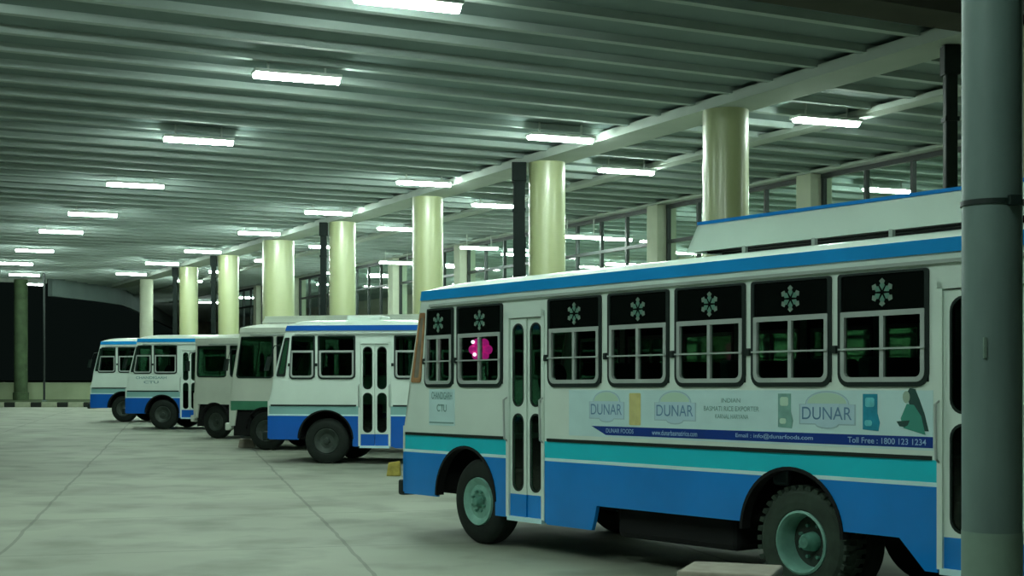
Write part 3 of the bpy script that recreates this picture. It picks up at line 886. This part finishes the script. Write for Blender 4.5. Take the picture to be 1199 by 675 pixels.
win_std = [(0.44, 1.09), (1.17, 2.07), (2.90, 3.78), (3.89, 4.79), (4.88, 5.80), (5.88, 6.80), (6.88, 7.79), (8.80, 9.55)]
main, rake, pz = make_bus((-1.354, 17.2), radians(37.2), 'nearest large bus, cream over aqua and blue with flower decals and advertising on its side',
    W=2.45, doors=((2.14, 2.83), (7.87, 8.70)), windows=win_std, pitch=0.0099, flowers=True, decals=True, rack=(4.70, 9.3, 3.20, 3.46, 0.32),
    rear_tread=True, rims=('disc', 'dual'), sign=(0.62, 1.06, 'CHANDIGARH', 'CTU'))

# advertising on the nearest bus
ad = empty('advertisement'); ad.parent = main; ad['label'] = 'pale sticker panel with three DUNAR logos and a navy text strip'
YA = -0.003
def A(mb, name, m): return mb.warp(rake).build(name, m, ad)
A(MB().box(3.25, 7.83, YA, 0.001, 1.345, 1.83), 'sticker_panel', M['sticker'])
A(MB().prism([(3.62, 1.455), (7.83, 1.455), (7.83, 1.365), (3.85, 1.365)], YA - 0.002, YA), 'navy_strip', M['strip'])
def shear(o):
    for v in o.data.vertices: v.co.z += pz(v.co.x)
    return o
def T(st, x0, x1, z0, z1, m, y=YA - 0.007, bold=0.0, nm='lettering'): return shear(text_mesh(st, x0, x1, z0, z1, y, m, ad, nm, bold=bold))
T('DUNAR FOODS', 3.86, 4.28, 1.39, 1.435, M['strip_text'], bold=0.01)
T('www.dunarbasmatirice.com', 4.55, 5.18, 1.385, 1.435, M['strip_text'], bold=0.01)
T('Email : info@dunarfoods.com', 5.68, 6.60, 1.385, 1.435, M['strip_text'], bold=0.01)
T('Toll Free : 1800 123 1234', 6.98, 7.77, 1.385, 1.435, M['strip_text'], bold=0.01)
def logo(c, w_, z0=1.50):
    lg = []
    h = w_ / 2
    def arch(k):
        P = [(c - h, z0 + 0.03), (c - h * 0.42, z0 + 0.03)]
        P += [(c + h * 0.42 * sin(t), z0 + 0.03 - 0.035 * k * cos(t)) for t in (-1.0, -0.5, 0, 0.5, 1.0)]
        P += [(c + h * 0.42, z0 + 0.03), (c + h, z0 + 0.03), (c + h, z0 + 0.21)]
        P += [(c + h * 0.78 * cos(t), z0 + 0.21 + 0.115 * sin(t)) for t in [pi * i / 12 for i in range(13)]]
        P += [(c - h, z0 + 0.21)]
        return P
    P = arch(1)
    A(MB().prism(P, YA - 0.002, YA), 'logo_outline', M['logo_out'])
    cx, cz = c, z0 + 0.16
    Q = [(cx + (x - cx) * 0.955, cz + (z - cz) * 0.93) for x, z in P]
    A(MB().prism(Q, YA - 0.004, YA - 0.001), 'logo_field', M['logo_fill'])
    R_ = [(c + h * 0.70 * cos(t), z0 + 0.215 + 0.095 * sin(t)) for t in [pi * i / 12 for i in range(13)]]
    A(MB().prism(R_, YA - 0.0055, YA - 0.003), 'logo_arch', M['logo_arc'])
    T('DUNAR', c - h * 0.88, c + h * 0.88, z0 + 0.075, z0 + 0.185, M['logo_text'], bold=-0.002, nm='logo_lettering')
for c, w_ in ((3.86, 0.55), (4.87, 0.58), (6.75, 0.62)): logo(c, w_)
A(MB().prism(rr(4.21, 4.38, 1.475, 1.80, 0.015), YA - 0.003, YA), 'yellow_packet_print', M['yellow'])
T('INDIAN', 5.50, 5.74, 1.715, 1.755, M['text_grey'])
T('BASMATI RICE EXPORTER', 5.27, 5.97, 1.635, 1.68, M['text_grey'])
T('KARNAL HARYANA', 5.42, 5.84, 1.565, 1.605, M['text_grey'])
for c, m1, m2 in ((6.27, M['grey_pack'], M['logo_arc']), (7.21, M['teal_pack'], M['teal_light'])):
    A(MB().prism([(c - 0.075, 1.50), (c + 0.085, 1.49), (c + 0.10, 1.56), (c + 0.075, 1.64), (c + 0.075, 1.80), (c - 0.075, 1.80)], YA - 0.003, YA), 'packet_print', m1)
    A(MB().prism(rr(c - 0.05, c + 0.045, 1.69, 1.77, 0.02), YA - 0.0045, YA - 0.002), 'packet_label', m2)
    A(MB().prism(rr(c - 0.055, c + 0.02, 1.53, 1.58, 0.02), YA - 0.0045, YA - 0.002), 'packet_bowl', m2)
# printed woman with long hair carrying a bowl
def Rn(pts): return pts
c = 7.63
A(MB().prism([(c - 0.06, 1.80), (c - 0.02, 1.85), (c + 0.03, 1.84), (c + 0.07, 1.76), (c + 0.12, 1.64), (c + 0.16, 1.50), (c + 0.10, 1.50), (c + 0.03, 1.60), (c - 0.02, 1.70)], YA - 0.003, YA), 'printed_hair', M['hair'])
A(MB().prism([(c - 0.055 + 0.035 * cos(t), 1.775 + 0.05 * sin(t)) for t in [2 * pi * i / 14 for i in range(14)]], YA - 0.0045, YA - 0.002), 'printed_face', M['skin'])
A(MB().prism([(c - 0.05, 1.72), (c + 0.02, 1.71), (c + 0.09, 1.62), (c + 0.13, 1.47), (c - 0.08, 1.52), (c - 0.11, 1.60)], YA - 0.0045, YA - 0.002), 'printed_dress', M['dress'])
A(MB().prism([(c - 0.15, 1.575), (c - 0.02, 1.585), (c - 0.04, 1.545), (c - 0.07, 1.53), (c - 0.12, 1.535)], YA - 0.0055, YA - 0.003), 'printed_bowl', M['hair'])

# pink lamp glowing inside the nearest bus
pk = empty('pink_lamp', (0, 0, 0), 0, 'small glowing pink decorative lamp seen through the second window of the nearest bus', 'lamp')
R0 = main.matrix_basis.copy()
bpy.context.view_layer.update()
px, py, pzz = (main.matrix_world @ __import__('mathutils').Vector((1.22, 0.30, 2.29)))
pk.location = (px, py, pzz)
for k in range(7):
    a = 2 * pi * k / 6
    r = 0.0 if k == 6 else 0.085
    MB().lathe([(0.06 * sin(pi * t / 8) + 1e-4, -0.06 * cos(pi * t / 8)) for t in range(9)], cx=r * cos(a), cz=r * sin(a), n=14).build('petal_shade', M['pink'], pk, smooth=True)
for dx, dz_ in ((-0.09, 0.09), (-0.07, -0.06)):
    MB().lathe([(0.022 * sin(pi * t / 6) + 1e-4, -0.022 * cos(pi * t / 6)) for t in range(7)], cx=dx, cy=-0.07, cz=dz_, n=10).build('bulb', M['pinkwhite'], pk, smooth=True)
MB().tube([(0, 0, 0.1), (0, 0, 0.74)], 0.006).build('cord', M['trim'], pk)

# ------------------------------------------------------------------ other buses
w5 = [(0.44, 1.06), (1.13, 1.98), (2.86, 3.78), (3.89, 4.79), (4.88, 5.80), (5.88, 6.80), (6.88, 7.79), (7.9, 8.7)]
make_bus((-5.38, 30.25), radians(80), 'blue and white bus with double door, directly behind the front of the nearest bus', W=2.35, length=8.85,
    doors=((2.05, 2.78),), windows=w5, blue=M['blue2'], stripe=M['pale_aqua'], white=M['white'], roofb=M['blue2'], rims=('dark', 'dual'), arches=((1.30, 0.62), (6.0, 0.58)), axles=(1.30, 6.0),
    plain=True, vent=True)
w4 = [(0.12, 1.25), (1.35, 2.3), (3.1, 4.0), (4.1, 5.0), (5.1, 6.0), (6.1, 7.0)]
make_bus((-7.34, 35.6), radians(72), 'white bus with a green stripe and large dark front side window, fourth from the left', W=2.3, length=7.6,
    doors=((2.4, 3.05),), windows=w4, white=M['white2'], stripe=M['green'], style='white', arches=((1.0, 0.55), (5.2, 0.55)), axles=(1.0, 5.2),
    rims=('dark', 'dual'), H=3.22, rack=(0.7, 5.5, 3.3, 3.45, 0.4), rk_=0.28)
w3 = [(0.10, 1.25), (1.4, 2.3), (3.1, 4.0), (4.1, 5.0), (5.1, 6.0)]
make_bus((-9.72, 41.8), radians(62), 'plain cream-white bus with a large dark front side window, third from the left', W=2.3, length=7.0,
    doors=((2.4, 3.05),), windows=w3, white=M['white2'], stripe=M['white2'], style='white', arches=((0.78, 0.53), (4.9, 0.53)), axles=(0.78, 4.9),
    rims=('dark', 'dual'), H=3.10, rk_=0.06)
make_bus((-13.64, 48.3), radians(80), 'blue and white bus with lettering below its windows, second from the left', W=2.3, length=8.4,
    doors=((1.93, 2.6),), windows=[(0.18, 0.92), (1.0, 1.82)] + [(2.75 + i, 3.65 + i) for i in range(5)], white=M['white'], blue=M['blue2'], stripe=M['pale_aqua'], rims=('dark', 'dual'), scale=1.05,
    plain=True, arches=((1.28, 0.60), (5.8, 0.58)), axles=(1.28, 5.8), sign=(0.35, 1.45, 'CHANDIGARH', 'CTU'))
make_bus((-17.04, 55.3), radians(80), 'leftmost and farthest blue and white bus, rounded roof front', W=2.3, length=8.2,
    doors=((2.14, 2.8),), windows=[(0.2, 1.0), (1.1, 2.0)] + [(2.9 + i, 3.8 + i) for i in range(5)], white=M['white'], blue=M['blue2'], stripe=M['pale_aqua'], rims=('dark', 'dual'), scale=1.07,
    plain=True, arches=((1.28, 0.60), (5.8, 0.58)), axles=(1.28, 5.8))

# ------------------------------------------------------------------ grey steel post at the right
rt = empty('steel_post', (2.81, 8.0, 0), 0, 'thick grey-green round steel post standing at the right edge in front of the nearest bus', 'post')
MB().lathe([(0.17, 0.0), (0.17, Z_RIB - 0.02)], n=48, axis='z').build('shaft', M['steel_post'], rt, smooth=True)
MB().lathe([(0.1725, 1.09), (0.1735, 0.0)], n=48, axis='z').build('painted_band', M['steel_band'], rt, smooth=True)
MB().lathe([(0.171, 2.99), (0.179, 2.99), (0.179, 3.02), (0.171, 3.02)], n=48, axis='z', closed=True).build('strap', M['trim'], rt, smooth=True)
MB().box(0.03, 0.10, -0.205, -0.16, 2.975, 3.035).build('strap_buckle', M['trim'], rt, bevel=0.005)
MB().box(-0.10, -0.085, -0.158, -0.135, 2.1, 2.22).build('tape_mark', M['steel_band'], rt)
MB().lathe([(0.24, 0.0), (0.24, 0.03), (0.18, 0.035)], n=40, axis='z').build('base_plate', M['steel_post'], rt)

# ------------------------------------------------------------------ small things on the ground
rt = empty('concrete_block', (1.85, 11.25, 0), radians(-20), 'low rough concrete block with brownish top beside the rear wheel of the nearest bus', 'block')
MB().box(-0.42, 0.34, -0.35, 0.28, 0, 0.41).build('body', M['slab'], rt, bevel=0.02)
tag(MB().quad8([(-0.14, -0.1, 0), (0.14, -0.1, 0), (0.14, 0.12, 0), (-0.14, 0.12, 0), (-0.10, -0.07, 0.26), (0.12, -0.08, 0.30), (0.12, 0.09, 0.28), (-0.11, 0.09, 0.24)]).build('wheel_chock', M['yellow_block'], bevel=0.02),
    'small yellow-brown block on the ground beneath the front corner of the nearest bus', 'block').location = (-2.30, 26.6, 0)
tag(MB().quad8([(-0.22, -0.12, 0), (0.22, -0.12, 0), (0.22, 0.12, 0), (-0.22, 0.12, 0), (-0.18, -0.09, 0.24), (0.2, -0.09, 0.2), (0.2, 0.09, 0.22), (-0.18, 0.09, 0.24)]).build('stone_chock', M['slab'], bevel=0.02),
    'small dark stone on the ground under the bus with the green stripe', 'stone').location = (-7.1, 36.6, 0)

# ------------------------------------------------------------------ far left: kerb, verge, wall, column, pole
x = -31.6; i = 0
nth = ['leftmost', 'second', 'third', 'fourth', 'fifth', 'sixth', 'seventh', 'eighth', 'ninth']
k0 = None
while x < -21:
    nm = M['kerb_b'] if i % 2 else M['kerb_w']
    L = 0.62 if i % 2 else 0.9
    tag(MB().box(0, L - 0.02, 0, 0.22, 0, 0.28).build('kerb_stone', nm, bevel=0.02),
        ('black' if i % 2 else 'white') + ' painted kerb stone before the boundary wall, %s %s one from the left' % (nth[i // 2], 'black' if i % 2 else 'white'), 'kerb stone', ('black' if i % 2 else 'white') + ' stones of the striped kerb').location = (x, 78.5, 0)
    x += L; i += 1
tag(MB().box(-60, -8, 78.75, 91.0, 0.0, 0.2).build('floor_verge', M['verge']), kind='structure')
tag(MB().box(-60, 12, 91.0, 91.3, 0, 1.25).box(-60, 12, 90.95, 91.35, 1.25, 1.32).build('wall_boundary', M['boundary']), kind='structure')
rt = empty('roof_column', (-31.7, 88.2, 0.2), 0, 'dark green unlit column at the far left behind the striped kerb', 'column')
MB().lathe([(0.42, 0), (0.42, Z_BEAM - 0.2)], n=24, axis='z').build('shaft', M['dark_green'], rt, smooth=True)
MB().lathe([(0.5, 0), (0.5, 0.5), (0.42, 0.52)], n=24, axis='z').build('base_collar', M['dark_green'], rt)
rt = empty('thin_pole', (-29.1, 85.0, 0.2), 0, 'thin dark pole right of the dark green column at far left', 'pole')
MB().lathe([(0.07, 0), (0.07, Z_RIB - 0.2)], n=12, axis='z').build('shaft', M['frame'], rt, smooth=True)
MB().lathe([(0.15, 0), (0.15, 0.06), (0.07, 0.07)], n=12, axis='z').build('base_plate', M['steel_post'], rt)
